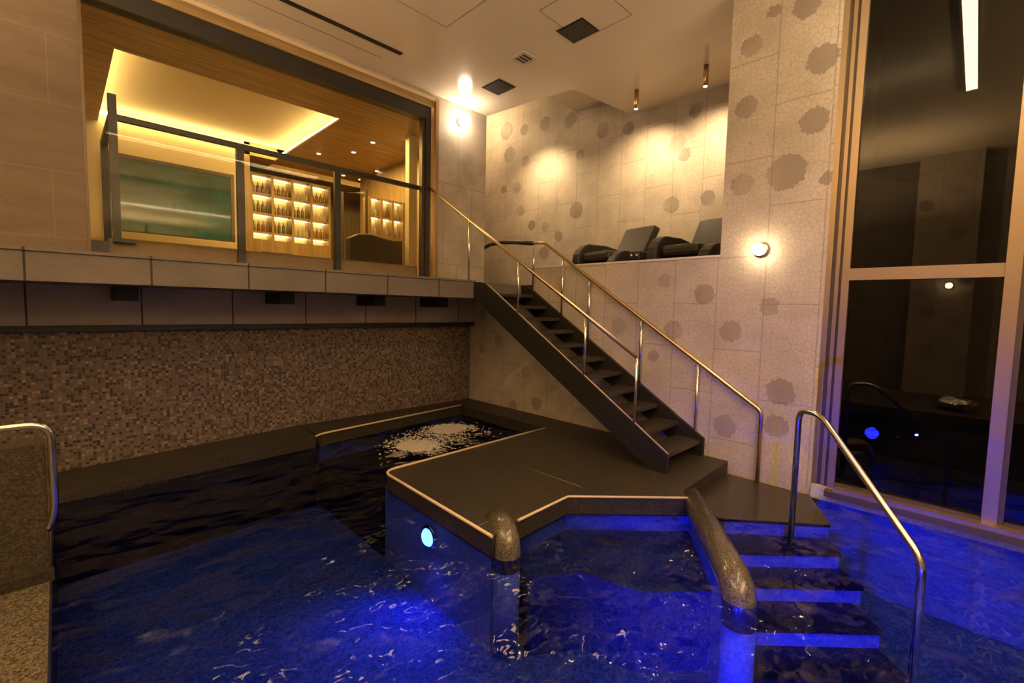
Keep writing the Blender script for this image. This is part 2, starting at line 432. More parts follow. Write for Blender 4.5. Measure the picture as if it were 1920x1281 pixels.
# left wall: mosaic below, stone band, balcony slab, window wall above
struct('wall_left', MB().box(-8, 0, 0, 0.25, -1.5, 1.75), M['mosaic'], label='brown mosaic wall under the balcony')
struct('trim_1', MB().box(-8, -0.002, -0.10, -0.001, 1.29, 1.345), M['black'], label='black strip above the mosaic wall')
struct('wall_left_band', MB().box(-8, -0.002, -0.08, -0.001, 1.345, 1.73), M['band'], label='grey stone band in shadow under the balcony edge')
struct('floor_balcony', MB().prism([(-8, -1.15), (-0.86, -1.15), (-0.86, -1.27), (-0.002, -1.27), (-0.002, -0.001), (-8, -0.001)], 1.73, 1.955), M['fascia'], label='grey stone balcony edge running along the lounge window')
struct('trim_2', MB().box(-8, -0.862, -1.165, -0.4, 1.957, 1.982), M['fascia'], label='thin stone cap on the balcony edge')
struct('floor_corridor', MB().box(0.0, 2.1, -1.47, 4.2, 1.75, 1.955), M['granite'])
# upper left wall and the piece right of the window
struct('wall_left_upper', MB().box(-8, -4.85, 0, 0.25, 1.956, 4.9), M['tan_tile'], label='tan tiled wall left of the lounge window')
struct('wall_left_pier', MB().box(-0.745, 0.29, 0, 0.25, 1.956, 5.6), M['tan_tile2'], label='clouded tan wall pier right of the lounge window')
struct('wall_left_head', MB().box(-4.85, -0.745, 0.0, 0.25, 4.83, 5.6), M['tan_tile2'])
# right wall
struct('wall_right', MB().box(0, 0.3, -5.17, 0.0, -1.5, 1.74), M['crackle'], label='crackle patterned stone wall behind the staircase')
struct('wall_right_parapet', MB().box(0, 0.14, -4.2, -1.47, 1.74, 2.2), M['crackle'], label='low crackle stone parapet in front of the two recliners')
struct('trim_3', MB().box(-0.006, 0.15, -4.199, -1.465, 2.2, 2.222), M['white'], label='pale cap on the niche parapet')
struct('wall_right_column', MB().box(0, 2.1, -5.17, -4.2, 1.74, 5.6), M['crackle'], label='tall crackle stone column carrying the round wall lamp')
struct('wall_back', MB().box(1.9, 2.1, -4.2, 4.2, 1.9, 6.4), M['crackle_niche'], label='spotlit crackle stone wall of the niche')
struct('floor_niche', MB().box(0.14, 1.9, -4.2, -1.47, 1.76, 2.0), M['granite'])
struct('wall_corridor_end', MB().box(0.29, 2.1, 4.2, 4.4, 1.9, 6.4), M['tan_tile2'])
# ceiling slab with its stepped edge over the corridor
ce = [(-8, 0.0), (0.29, 0.0), (0.40, -0.9), (0.53, -1.70), (1.9, -1.86), (1.9, -4.2), (0.0, -4.2), (0.0, -9.6), (-8, -9.6)]
struct('ceiling', MB().prism(ce, ZC, ZC + 0.25), M['ceiling'], label='glossy cream ceiling')
struct('ceiling_recess', MB().box(0.29, 1.9, -1.85, -0.68, 5.28, 5.4), M['ceiling'])
struct('ceiling_corridor', MB().box(-0.2, 2.1, -4.2, 4.4, 6.3, 6.4), M['ceiling'])
# floors around the pool, far walls
struct('floor', MB().prism([(-8, -9.6), (-5.19, -9.6), (-5.19, -0.9), (-5.19, -0.001), (-8, -0.001)], -1.5, 0.0), M['granite_pale'], label='speckled granite floor where the pool begins')
struct('floor_pool', MB().box(-5.19, 0, -8.6, 0, -1.6, -0.88), M['pool_floor'], label='tiled pool floor under the water')
struct('floor_south', MB().box(-5.19, 0.1, -9.6, -8.6, -1.5, 0.0), M['granite_pale'])
struct('wall_south', MB().box(-8.2, 0.3, -9.8, -9.6, 0, 5.1), M['plaster'])
struct('wall_west', MB().box(-8.6, -8.0, -9.6, 0.25, 0, 5.1), M['plaster_w'])
struct('wall_west_pillar', MB().box(-8.0, -7.7, -6.1, -5.15, 0, 4.9), M['crackle_west'])
struct('wall_west_panel', MB().box(-8.0, -7.99, -9.6, -6.4, 0, 4.9), M['crackle_west'])
struct('wall_glass_sill', MB().box(-0.02, 0.3, -9.6, -5.175, -1.5, -0.02), M['pool_tile'], label='blue lit pool wall under the tall window')

# deck peninsula with the plunge basin cut into it
dA, dB, dC = (-2.93, -2.27), (-0.5, -2.21), (-3.0, -3.91)
dD, dE, dF = (-2.69, -3.86), (-2.056, -3.834), (-1.27, -4.58)
deck = [dC] + [tuple(p[:2]) for p in bend((*dC, 0), (*dA, 0), (*dB, 0), 0.14)] + [dB, (-0.47, -0.36), (-2.66, -0.57)] + \
       [tuple(p[:2]) for p in bend((-2.66, -0.57, 0), (-2.86, -0.60, 0), (-2.9, -0.45, 0), 0.1)] + [(-2.92, -0.002), (-0.002, -0.002), (-0.002, -4.40), (-1.13, -4.44), dF, dE, dD]
struct('floor_deck', MB().prism(deck, -0.158, 0.0), M['granite'], label='dark granite deck beside the pool')
struct('floor_deck_base', MB().prism([(-2.975, -3.88), (-2.905, -2.27), (-0.47, -2.19), (-0.44, -0.37), (-2.64, -0.55), (-2.85, -0.55), (-2.89, -0.002), (-0.002, -0.002), (-0.002, -4.38), (-1.13, -4.42), (-1.27, -4.55), (-2.06, -3.81), (-2.69, -3.83)], -1.42, -0.158), M['pool_tile'])
struct('floor_ledge', MB().prism([(-5.19, -0.003), (-2.92, -0.003), (-2.92, -0.62), (-5.19, -0.78)], -1.42, [-0.09, -0.0, -0.0, -0.09] if False else [-0.09, 0.0, 0.0, -0.09]), M['granite'], label='narrow dark ledge along the mosaic wall')
struct('floor_basin', MB().prism([(-2.90, -2.20), (-0.45, -2.18), (-0.42, -0.38), (-2.88, -0.60)], -1.42, -0.34), M['granite'], label='shallow floor of the bubbling basin')
def line3(pts, z): return [(x, y, z) for x, y in pts]
struct('trim_4', MB().tube(poly_path(line3([dB, dA, dC], 0.004), 0.14), 0.013, 8), M['trim'], label='pale edge strip around the deck corner')
struct('trim_5', MB().tube(line3([(dD[0], dD[1]), dE, (-1.28, -4.57)], 0.004), 0.011, 8), M['trim'], label='pale edge strip around the seating bay')
struct('trim_6', MB().tube(poly_path(line3([(-0.47, -0.36), (-2.86, -0.60), (-2.93, -0.66)], 0.004), 0.1), 0.013, 8), M['trim'], label='pale edge strip behind the bubbling basin')
for i, pts in enumerate([[(-1.80, -2.3), (-1.79, -3.78)], [(-0.82, -3.93), (-1.28, -4.25)], [(-2.98, -3.72), (-2.56, -3.70)]]):
    struct('trim_%d' % (7 + i), MB().tube(line3(pts, 0.0), 0.004, 6), M['bronze_dark'])
# landing at the foot of the stair and steps under water
struct('floor_landing', MB().prism([(-1.13, -4.42), (-0.002, -4.40), (-0.002, -5.17), (-0.10, -5.21), (-0.59, -5.45), (-1.17, -4.77)], -0.165, -0.14), M['granite_step'], label='wet dark landing below the deck step')
struct('floor_landing_base', MB().prism([(-1.10, -4.42), (-0.002, -4.40), (-0.002, -5.16), (-0.10, -5.18), (-0.58, -5.435), (-1.16, -4.765)], -1.42, -0.165), M['pool_tile'])
def st(s, t): return ((s + t) / 2 ** .5, (t - s) / 2 ** .5)
steps = thing('pool_steps', 'submerged dark treads with blue risers leading from the landing down into the pool', 'steps', (-1.0, -5.2, -1.42))
tr = [(-4.48, -0.27, 2.60, 3.37), (-4.71, -0.40, 2.56, 3.38), (-5.00, -0.53, 2.45, 3.30), (-5.28, -0.66, 2.40, 3.28), (-5.56, -0.78, 2.40, 3.28)]
for i, (t0, z, s0, s1) in enumerate(tr):
    MB().prism([st(s0 - 0.25, t0), st(s1, t0), st(s1, -4.15), st(s0 - 0.25, -4.15)], -1.42 + 0.002 * i, z - 0.03).build('riser', M['pool_tile'], steps)
    MB().prism([st(s0 - 0.25, t0 - 0.012), st(s1 + 0.01, t0 - 0.012), st(s1 + 0.01, t0 + 0.32), st(s0 - 0.25, t0 + 0.32)], z - 0.03, z).build('tread', M['granite_step'], steps)
# rounded arms of the seating bay
arm = sempty('wall_bay_arm_right'); 
p = poly_path([(-1.15, -4.515, -0.06), (-2.20, -5.285, -0.075), (-2.20, -5.285, -0.30)], 0.17)
MB().tube([(-2.20, -5.285, -0.301), (-2.20, -5.285, -0.879)], 0.098, 22).build('leg', M['pool_tile'], arm)
MB().tube(p, 0.1, 22).build('rounded_rail', M['granite_wet'], arm)
du = Vector((-1.03, -0.745, 0)).normalized(); dn = Vector((-du.y, du.x, 0)) * 0.085
q = [Vector((-1.05, -4.5, 0)), Vector((-2.18, -5.27, 0))]
MB().prism([tuple((q[0] + dn)[:2]), tuple((q[1] + dn)[:2]), tuple((q[1] - dn)[:2]), tuple((q[0] - dn)[:2])], -1.42, -0.10).build('low_wall', M['pool_tile'], arm)
arm2 = sempty('wall_bay_arm_left')
p = poly_path([(-2.74, -3.69, -0.03), (-2.885, -3.945, -0.03), (-2.885, -3.945, -0.25)], 0.13)
MB().tube([(-2.885, -3.945, -0.251), (-2.885, -3.945, -0.879)], 0.096, 22).build('leg', M['pool_tile'], arm2)
MB().tube(p, 0.098, 22).build('rounded_rail', M['granite_wet'], arm2)
bay = sempty('floor_bay_bench')
MB().prism([(-2.80, -4.10), (-2.69, -3.84), (-2.06, -3.81), (-1.28, -4.55), (-1.93, -5.10), (-2.36, -4.72), (-2.47, -4.30)], -1.42, -0.30).build('bench', M['pool_bench'], bay)

# parapet wall on the near deck
struct('wall_parapet', MB().box(-8, -5.185, -2.55, -2.40, 0.0, 0.78), M['granite_low'], label='low speckled granite wall at the left edge')
struct('baseboard_parapet', MB().box(-8, -5.17, -2.60, -2.551, 0.0, 0.06), M['granite'])

# water surface and foam
wm = MB(); bmesh.ops.create_grid(wm.bm, x_segments=1, y_segments=1, size=0.5, matrix=Matrix.Translation((-2.6, -4.3, ZW)) @ Matrix.Diagonal((5.17, 8.58, 1, 1)))
wo = wm.build('water', M['water'])
if wo.data.polygons[0].normal.z < 0: wo.data.flip_normals()
tag(wo, 'dark blue lit pool water with small ripples', 'water', kind='stuff')

fb = MB()
for i in range(2600):
    k = random.random()
    if k < 0.42: cx, cy, sx, sy = -1.95, -1.35, 0.26, 0.26
    elif k < 0.75: cx, cy, sx, sy = -1.15, -0.95, 0.24, 0.2
    else: cx, cy, sx, sy = -1.5, -1.2, 0.5, 0.36
    x, y = random.gauss(cx, sx * 0.62), random.gauss(cy, sy * 0.62)
    if not (-2.7 < x < -0.6 and -2.1 < y < -0.62): continue
    d = min(((x + 1.95) ** 2 + (y + 1.35) ** 2) ** .5, ((x + 1.15) ** 2 + (y + 0.95) ** 2) ** .5)
    r = random.uniform(0.006, 0.02) * (1.3 if d < 0.24 else 0.7)
    mat = Matrix.Translation((x, y, ZW)) @ Matrix.Rotation(random.uniform(0, 3.14), 4, 'Z') @ Matrix.Diagonal((random.uniform(1, 2.6), 1, 0.45, 1))
    bmesh.ops.create_icosphere(fb.bm, subdivisions=1, radius=r, matrix=mat)
tag(fb.build('foam', M['foam']), 'pale foam churned up by the jets in the basin beside the deck', 'foam', kind='stuff')

# ------------------------------------------------------------------ tall pool window (right)
w2 = sempty('window_2')
for a, b, mt, dx in ((-5.17, -5.215, 'bronze', 0.0), (-5.215, -5.245, 'bronze_dark', 0.03), (-5.245, -5.275, 'bronze', 0.01), (-5.275, -5.30, 'bronze_dark', 0.03), (-5.30, -5.355, 'bronze', -0.01)):
    MB().box(dx, 0.12, b, a, -0.02, ZC).build('jamb', M[mt], w2)
for y0 in (-6.40, -7.75, -9.05):
    MB().box(-0.03, 0.10, y0, y0 + 0.085, -0.02, ZC).build('mullion', M['bronze'], w2)
    MB().box(0.0, 0.10, y0 - 0.035, y0 - 0.001, -0.02, ZC).build('mullion_bead', M['bronze_dark'], w2)
for a, b in ((-6.314, -5.356), (-7.66, -6.437), (-8.96, -7.787), (-9.6, -9.087)):
    MB().box(-0.02, 0.09, a, b, 1.915, 2.02).build('transom', M['bronze'], w2)
    MB().box(0.028, 0.048, a, b, 0.04, 1.914).build('glass_pane', M['glass_pool'], w2)
    MB().box(0.028, 0.048, a, b, 2.021, ZC).build('glass_pane', M['glass_pool'], w2)
    MB().box(-0.015, 0.09, a, b, 0.018, 0.04).build('sill_bead', M['bronze_dark'], w2)
MB().box(-0.10, 0.10, -9.6, -5.36, -0.019, 0.017).build('sill', M['bronze'], w2)
MB().box(-0.12, -0.021, -9.6, -5.30, -0.075, -0.02).build('sill_edge', M['bronze_dark'], w2)

# ------------------------------------------------------------------ lounge window (left wall)
w1 = sempty('window_1')
MB().box(-4.85, -0.75, -0.05, 0.02, 4.78, 4.83).build('head_trim', M['trim'], w1)
MB().box(-4.85, -0.78, -0.02, 0.05, 4.68, 4.78).build('head_liner', M['wood'], w1)
MB().box(-4.85, -0.93, 0.0, 0.16, 4.49, 4.68).build('head_frame', M['black_steel'], w1)
MB().box(-0.80, -0.745, -0.06, 0.05, 1.957, 4.83).build('jamb_trim', M['bronze'], w1)
MB().box(-0.87, -0.80, -0.03, 0.05, 1.957, 4.68).build('jamb_liner', M['brass'], w1)
MB().box(-0.94, -0.87, 0.0, 0.16, 1.957, 4.68).build('jamb_frame', M['black_steel'], w1)
MB().box(-0.985, -0.94, 0.04, 0.12, 1.957, 4.49).build('jamb_bead', M['bronze_dark'], w1)
MB().box(-4.87, -4.845, -0.01, 0.12, 1.957, 4.83).build('jamb_left', M['bronze_dark'], w1)
MB().box(-4.845, -0.94, 0.07, 0.085, 2.2, 4.49).build('glass_pane', M['glass_clear'], w1)
MB().box(-4.845, -0.94, 0.03, 0.12, 1.957, 2.0).build('sill', M['bronze_dark'], w1)
# balustrade inside the lounge window
bal = thing('glass_balustrade', 'dark framed glass balustrade standing inside the lounge window', 'balustrade', (-4.6, 0.2, 1.957))
MB().box(-4.67, -4.60, 0.14, 0.20, 2.24, 3.69).build('corner_post', M['black_steel'], bal)
MB().box(-4.67, -4.48, 0.14, 0.20, 2.20, 2.24).build('post_foot', M['black_steel'], bal)
MB().box(-3.52, -3.44, 0.14, 0.20, 1.957, 3.44).build('post', M['black_steel'], bal)
MB().box(-2.325, -2.245, 0.14, 0.20, 1.957, 3.44).build('post', M['black_steel'], bal)
MB().box(-4.60, -0.96, 0.14, 0.20, 3.44, 3.50).build('top_rail', M['black_steel'], bal)
MB().box(-4.67, -4.61, 0.20, 1.3, 3.44, 3.50).build('return_rail', M['black_steel'], bal)
MB().box(-4.67, -4.60, 1.3, 1.37, 1.957, 3.50).build('post', M['black_steel'], bal)
MB().box(-4.845, -4.70, 0.14, 0.20, 1.957, 2.2).build('base_block', M['black_steel'], bal)
for a, b in ((-4.595, -3.525), (-3.435, -2.33), (-2.24, -0.97)):
    MB().box(a, b, 0.163, 0.175, 2.24, 3.438).build('glass_panel', M['glass_smoke'], bal)
struct('baseboard_lounge', MB().box(-4.70, -0.95, 0.21, 0.32, 1.957, 2.24), M['kerb'], label='brown kerb at the foot of the lounge window')

# ------------------------------------------------------------------ lounge behind the window
ZL = 4.55
struct('floor_lounge', MB().prism([(-5.6, 0.26), (0.27, 0.26), (0.27, 4.41), (3.3, 4.41), (3.3, 7.0), (-5.6, 7.0)], 1.75, 1.955), M['wood_v'])
struct('wall_lounge_left', MB().box(-5.7, -5.6, 0.26, 7.0, 1.9, 5.2), M['cream'])
struct('wall_lounge_back', MB().box(-5.6, -2.36, 4.25, 4.45, 1.956, 4.8), M['cream'])
struct('wall_lounge_return', MB().box(-2.36, -2.26, 4.25, 5.45, 1.956, 4.8), M['wood_v'])
struct('wall_lounge_rear', MB().box(-2.26, 3.2, 6.6, 6.8, 1.956, 4.8), M['wood_v'])
struct('wall_lounge_right', MB().box(3.2, 3.3, 4.4, 7.0, 1.956, 4.8), M['cream'])
struct('wall_lounge_side', MB().box(0.05, 0.28, 0.26, 4.19, 1.956, 5.2), M['wood_v'])
# wooden ceiling around the lit recess
cx0, cx1, cy0, cy1 = -4.52, -1.78, 1.16, 4.05
lc = MB()
lc.box(-5.6, 0.05, 0.26, cy0, ZL, ZL + 0.03); lc.box(-5.6, cx0, cy0, 7.0, ZL, ZL + 0.03)
lc.box(cx1, 0.05, cy0, 4.405, ZL, ZL + 0.03); lc.box(cx1, 3.3, 4.405, 4.55, ZL, ZL + 0.03); lc.box(cx1, 3.3, 5.0, 7.0, ZL, ZL + 0.03); lc.box(cx1, -1.75, 4.55, 5.0, ZL, ZL + 0.03)
lc.box(-1.75, 3.2, 5.0, 5.04, ZL + 0.03, ZL + 0.2); lc.box(-1.79, -1.75, 4.5, 5.04, ZL + 0.03, ZL + 0.2)
lc.box(-2.36, cx1, 4.25, 7.0, ZL, ZL + 0.03); lc.box(-2.36, -1.75, 4.25, 4.28, ZL + 0.03, ZL + 0.24)
struct('ceiling_lounge', lc, M['wood'], label='oak veneered lounge ceiling with downlights')
struct('ceiling_lounge_recess', MB().box(cx0 - 0.2, cx1 + 0.2, cy0 - 0.2, 4.24, ZL + 0.24, ZL + 0.27), M['cream'], label='glowing cream ceiling recess in the lounge')
struct('ceiling_lounge_slot', MB().box(-1.75, 3.2, 4.5, 5.05, ZL + 0.2, ZL + 0.22), M['cream'])
cv = thing('cove_light', 'glowing strip hidden around the lounge ceiling recess', 'cove light', (-3.1, 2.6, ZL))
MB().box(cx1 + 0.03, cx1 + 0.09, cy0, 4.2, ZL + 0.05, ZL + 0.09).build('light_strip', M['cove_glow'], cv)
MB().box(cx0, cx1, 4.10, 4.16, ZL + 0.10, ZL + 0.14).build('light_strip', M['cove_glow'], cv)
MB().box(cx0 - 0.09, cx0 - 0.03, cy0, 4.2, ZL + 0.05, ZL + 0.09).build('light_strip', M['cove_glow'], cv)
cv2 = thing('cove_light', 'glowing strip along the lounge ceiling slot in front of the bottle cabinets', 'cove light', (0.5, 4.8, ZL))
MB().box(-1.7, 3.1, 4.50, 4.54, ZL + 0.06, ZL + 0.1).build('light_strip', M['cove_glow'], cv2)
# teal glass panel with its frame and shelf
tp = thing('teal_glass_panel', 'large teal glass panel reflecting the ceiling light on the lounge back wall', 'glass panel', (-3.5, 4.2, 2.75))
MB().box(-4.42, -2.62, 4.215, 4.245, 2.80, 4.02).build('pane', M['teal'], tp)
for a in ((-4.47, -2.56, 4.02, 4.08), (-4.47, -2.56, 2.75, 2.80)): MB().box(a[0], a[1], 4.20, 4.248, a[2], a[3]).build('frame_rail', M['bronze_dark'], tp)
for a in ((-4.47, -4.42), (-2.62, -2.56)): MB().box(a[0], a[1], 4.20, 4.248, 2.80, 4.02).build('frame_stile', M['bronze_dark'], tp)
tag(MB().box(-4.5, -2.5, 3.72, 4.20, 2.60, 2.72).build('wall_shelf', M['cream'], bevel=0.01), 'long pale shelf under the teal glass panel', 'shelf')

def bottle_mesh(name, h, r, mat):
    b = MB().lathe([(r * .9, 0), (r, 0.01), (r, h * .6), (r * .8, h * .7), (r * .32, h * .78), (r * .3, h * .97), (r * .34, h)], seg=10)
    o = b.build(name, mat); return o
bot_mats = [plain('green_bottle_glass', (0.12, 0.11, 0.035), 0.15), plain('brown_bottle_glass', (0.22, 0.12, 0.04), 0.15), plain('clear_bottle_glass', (0.45, 0.36, 0.2), 0.12)]
bot_names = ['dark green', 'brown', 'clear']
protos = [bottle_mesh('bottle', h, r, mt) for (h, r), mt in zip(((0.26, 0.032), (0.23, 0.035), (0.18, 0.032)), bot_mats)]
used = [False] * 3
def put_bottle(k, x, y, z, label, group):
    o = protos[k] if not used[k] else protos[k].copy()
    if used[k]: COL.objects.link(o)
    used[k] = True
    o.location = (x, y, z); tag(o, label, 'bottle', group)

def cabinet(name, label, x0, x1, ycab, zs, nb, where, rows, depth=0.34):
    c = thing(name, label, 'cabinet', ((x0 + x1) / 2, ycab, zs[0]))
    MB().box(x0, x1, ycab + depth - 0.02, ycab + depth, zs[0], zs[-1]).build('back_panel', M['cream'], c)
    for i, z in enumerate(zs):
        MB().box(x0, x1, ycab, ycab + depth - 0.021, z - 0.012, z + 0.012).build('shelf', M['wood_v'], c)
        if i: MB().box(x0 + 0.03, x1 - 0.03, ycab + depth - 0.10, ycab + depth - 0.06, z - 0.024, z - 0.0125).build('shelf_light', M['shelf_glow'], c)
    MB().box(x0 - 0.025, x1 + 0.025, ycab - 0.02, ycab + depth, 1.9555, zs[0] - 0.0125).build('base_cupboard', M['wood_v'], c)
    bw = (x1 - x0) / nb
    for i in range(nb + 1):
        x = x0 + i * bw
        MB().box(x - 0.025, x + 0.025, ycab - 0.02, ycab + depth, zs[0] - 0.012, zs[-1] + 0.012).build('upright', M['wood_v'], c)
    bays = ['first', 'second', 'third', 'fourth']; lv = ['lowest', 'second lowest', 'middle', 'top'] if len(zs) > 3 else ['lower', 'upper']
    for r in rows:
        for bi in range(nb):
            k = random.randrange(3) if r else 2
            n = max(2, int((bw - 0.14) / 0.075) + 1)
            for j in range(n):
                x = x0 + bi * bw + 0.07 + (bw - 0.14) * j / (n - 1)
                put_bottle(k, x, ycab + 0.11, zs[r] + 0.0125, '%s bottle, %s shelf, %s bay of %s' % (bot_names[k], lv[r], bays[bi], where), 'bottles in %s' % where + ', %s shelf, %s bay' % (lv[r], bays[bi]))
cabinet('bottle_cabinet', 'backlit bottle cabinet with four bays beside the teal glass panel', -2.12, -0.46, 4.72, [2.95, 3.12, 3.52, 3.93, 4.34], 4, 'the wide lit cabinet', [1, 2, 3])
cabinet('bottle_cabinet', 'backlit bottle cabinet seen at the right end of the lounge window', -0.72, 0.03, 2.25, [2.98, 3.34, 3.70], 3, 'the right lit cabinet', [0, 1], 0.22)
sc = thing('glass_screen', 'clear glass screen with dark posts between the two lit bottle cabinets', 'screen', (-0.93, 2.5, 1.957))
for x, y in ((-1.06, 2.7), (-0.80, 2.22)): MB().box(x - 0.02, x + 0.02, y - 0.02, y + 0.02, 1.956, 3.80).build('post', M['bronze_dark'], sc)
MB().profile([(-1.05, 2.675), (-0.815, 2.245), (-0.805, 2.25), (-1.04, 2.68)], 'Z', 2.1, 3.78).build('pane', M['glass_clear'], sc)
sf = thing('lounge_sofa', 'dark brown high backed sofa behind the right end of the lounge window', 'sofa', (-1.1, 1.2, 1.957))
MB().profile([(-1.66, 1.956), (-1.66, 2.70), (-1.5, 2.78), (-1.28, 2.80), (-1.05, 2.76), (-0.85, 2.74), (-0.68, 2.76), (-0.68, 1.956)], 'Y', 1.1, 1.28).build('backrest', M['leather_brown'], sf, 0.02)
MB().box(-1.66, -0.68, 1.281, 1.75, 1.956, 2.35).build('seat', M['leather_brown'], sf, 0.03)
MB().box(-1.655, -0.685, 1.085, 1.099, 2.15, 2.17).build('piping', M['trim'], sf)
tag(MB().box(-2.3, -1.75, 3.4, 3.8, 1.957, 2.58).build('bar_counter', M['leather_brown'], bevel=0.01), 'dark brown counter end below the lit bottle cabinet', 'counter')
struct('trim_10', MB().box(-0.68, -0.52, 0.9, 1.02, 1.957, ZL), M['cream'], label='cream pilaster at the right end of the lounge')
DL = [(-0.93, 1.72, 'nearest the window on the right'), (-0.92, 2.50, 'second from the window'), (-0.95, 3.95, 'in front of the bottle cabinet'), (0.0, 3.3, 'just under the balustrade rail on the right'), (-1.35, 3.1, 'behind the balustrade rail'), (-0.35, 4.2, 'at the far right of the lounge')]
for x, y, wh in DL:
    d = thing('downlight', 'round recessed downlight in the oak lounge ceiling, ' + wh, 'ceiling light', (x, y, ZL), 'lounge downlights')
    MB().lathe([(0.055, 0), (0.055, -0.006), (0.04, -0.008)], (x, y, ZL)).build('rim', M['white'], d)
    MB().lathe([(0.038, -0.0085), (0.036, -0.011)], (x, y, ZL)).build('lens', M['down_glow'], d)
light('lounge_fill_downlights', 'AREA', (-1.2, 2.3, 4.5), 190, AMBER, aim=(-1.2, 2.3, 0), shape='RECTANGLE', size=1.2, size_y=2.5)

# ------------------------------------------------------------------ balcony brackets
for i, (x, wh) in enumerate([(-4.72, 'leftmost'), (-3.30, 'second from the left'), (-2.13, 'third from the left'), (-1.09, 'nearest the staircase')]):
    o = MB().box(x, x + 0.17, -0.58, -0.081, 1.59, 1.729).build('balcony_bracket', M['black'])
    tag(o, 'short black beam under the balcony edge, %s of four' % wh, 'bracket', 'balcony brackets')

# ------------------------------------------------------------------ staircase
stair = thing('staircase', 'dark open riser staircase climbing along the crackle stone wall to the balcony', 'staircase', (-0.45, -4.1, 0))
def stringer(x0, x1):
    MB().profile([(-4.14, 0.0), (-4.14, 0.195), (-1.40, 1.93), (-1.28, 1.954), (-1.152, 1.954), (-1.152, 1.735), (-3.945, 0.0)], 'X', x0, x1).build('stringer', M['stringer'], stair)
stringer(-0.90, -0.84); stringer(-0.055, -0.004)
MB().tube([(-0.87, -4.14, 0.197), (-0.87, -1.40, 1.932)], 0.006, 6).build('edge_bead', M['trim'], stair)
for k in range(11):
    z = 0.178 + k * 0.1625; y = -4.11 + k * 0.2585
    MB().box(-0.84, -0.055, y, y + 0.285, z - 0.045, z).build('tread', M['granite_step'], stair, 0.004)

def rail(name, label, path, posts, r=0.021, pr=0.015, group=None, mat='brass', pmat='steel', rad=0.06):
    t = thing(name, label, 'handrail', path[0], group)
    MB().tube(poly_path(path, rad), r, 12).build('rail_tube', M[mat], t)
    for p, z0 in posts: MB().tube([(p[0], p[1], z0), (p[0], p[1], p[2])], pr, 10).build('post', M[pmat], t)
    return t
def zl(y): return 3.405 + (y + 0.11) * 0.627
rail('stair_handrail', 'outer metal handrail of the staircase on the side away from the stone wall', [(-0.87, -0.002, 3.46), (-0.87, -3.76, zl(-3.76))],
     [((-0.87, y, zl(y) - 0.01), max(z0, 0)) for y, z0 in ((-1.0, 1.985), (-2.01, 1.545), (-3.09, 0.865), (-3.752, 0.44))])
def zr(y): return 1.015 + (y + 4.06) * 0.636
t = rail('stair_handrail', 'inner metal handrail of the staircase along the crackle stone wall down to the landing',
     [(-0.04, -1.48, 2.57), (-0.04, -1.71, 2.555), (-0.04, -4.71, 0.605), (-0.04, -4.71, -0.139)],
     [((-0.04, y, zr(y)), z0) for y, z0 in ((-2.06, 1.49), (-2.53, 1.20), (-3.32, 0.70), (-4.04, 0.001))] + [((-0.04, -1.50, 2.56), 1.956)])
tag(MB().tube([(-0.03, -1.47, 2.57), (0.12, -1.0, 2.64), (0.25, -0.5, 2.70), (0.42, 0.0, 2.72), (0.7, 0.5, 2.72), (1.0, 0.9, 2.72)], 0.032, 12).build('corridor_handrail', M['black_steel']),
    'dark curved handrail leading from the stair head into the corridor', 'handrail')

# pool handrail (right foreground)
a = st(3.03, -4.40); b = st(3.08, -5.50)
ph = thing('pool_handrail', 'polished steel handrail descending into the pool beside the submerged steps', 'handrail', (a[0], a[1], -0.33))
a2 = (a[0] + 0.02, a[1], 0.87); k0 = st(3.05, -4.62)
MB().tube(poly_path([(a[0], a[1], -0.33), (a[0], a[1], 0.85), (k0[0], k0[1], 0.86), (b[0], b[1], 0.24), (b[0], b[1], -0.9)], 0.09), 0.022, 14).build('rail_tube', M['steel'], ph)
# grab rail on the parapet end (left)
gr = thing('grab_rail', 'bent steel grab rail wrapped over the end of the low granite wall', 'handrail', (-5.2, -2.58, 0.3))
MB().tube(poly_path([(-6.6, -2.57, 0.90), (-5.155, -2.57, 0.90), (-5.155, -2.57, 0.36), (-5.19, -2.53, 0.28)], 0.10)[:-1] + [(-5.186, -2.53, 0.285)], 0.019, 14).build('rail_tube', M['steel'], gr)
MB().tube([(-6.6, -2.57, 0.90), (-6.6, -2.5, 0.781)], 0.016, 10).build('rail_foot', M['steel'], gr)

# ------------------------------------------------------------------ lamps and ceiling fittings
def wall_lamp(loc, axis, label, sgn):
    t = thing('wall_lamp', label, 'wall lamp', loc, 'round wall lamps')
    x, y, z = loc
    if axis == 'X':
        MB().lathe([(0.07, 0), (0.07, sgn * 0.03), (0.05, sgn * 0.034)], loc, 'X').build('backplate', M['brass'], t)
        c = (x + sgn * 0.09, y, z)
    else:
        MB().lathe([(0.07, 0), (0.07, sgn * 0.03), (0.05, sgn * 0.034)], loc, 'Y').build('backplate', M['brass'], t)
        c = (x, y + sgn * 0.13, z)
    MB().sphere(c, 0.06 if axis == 'X' else 0.105).build('globe', M['wall_glow'] if axis == 'X' else M['lamp_glow'], t)
wall_lamp((0.0, -4.61, 2.24), 'X', 'glowing round wall lamp on the crackle stone column', -1)
wall_lamp((-0.29, 0.0, 4.63), 'Y', 'bright round wall lamp high on the pier beside the lounge window', -1)
wall_lamp((-7.7, -5.75, 2.24), 'X', 'round wall lamp on the pillar opposite the tall window', 1)

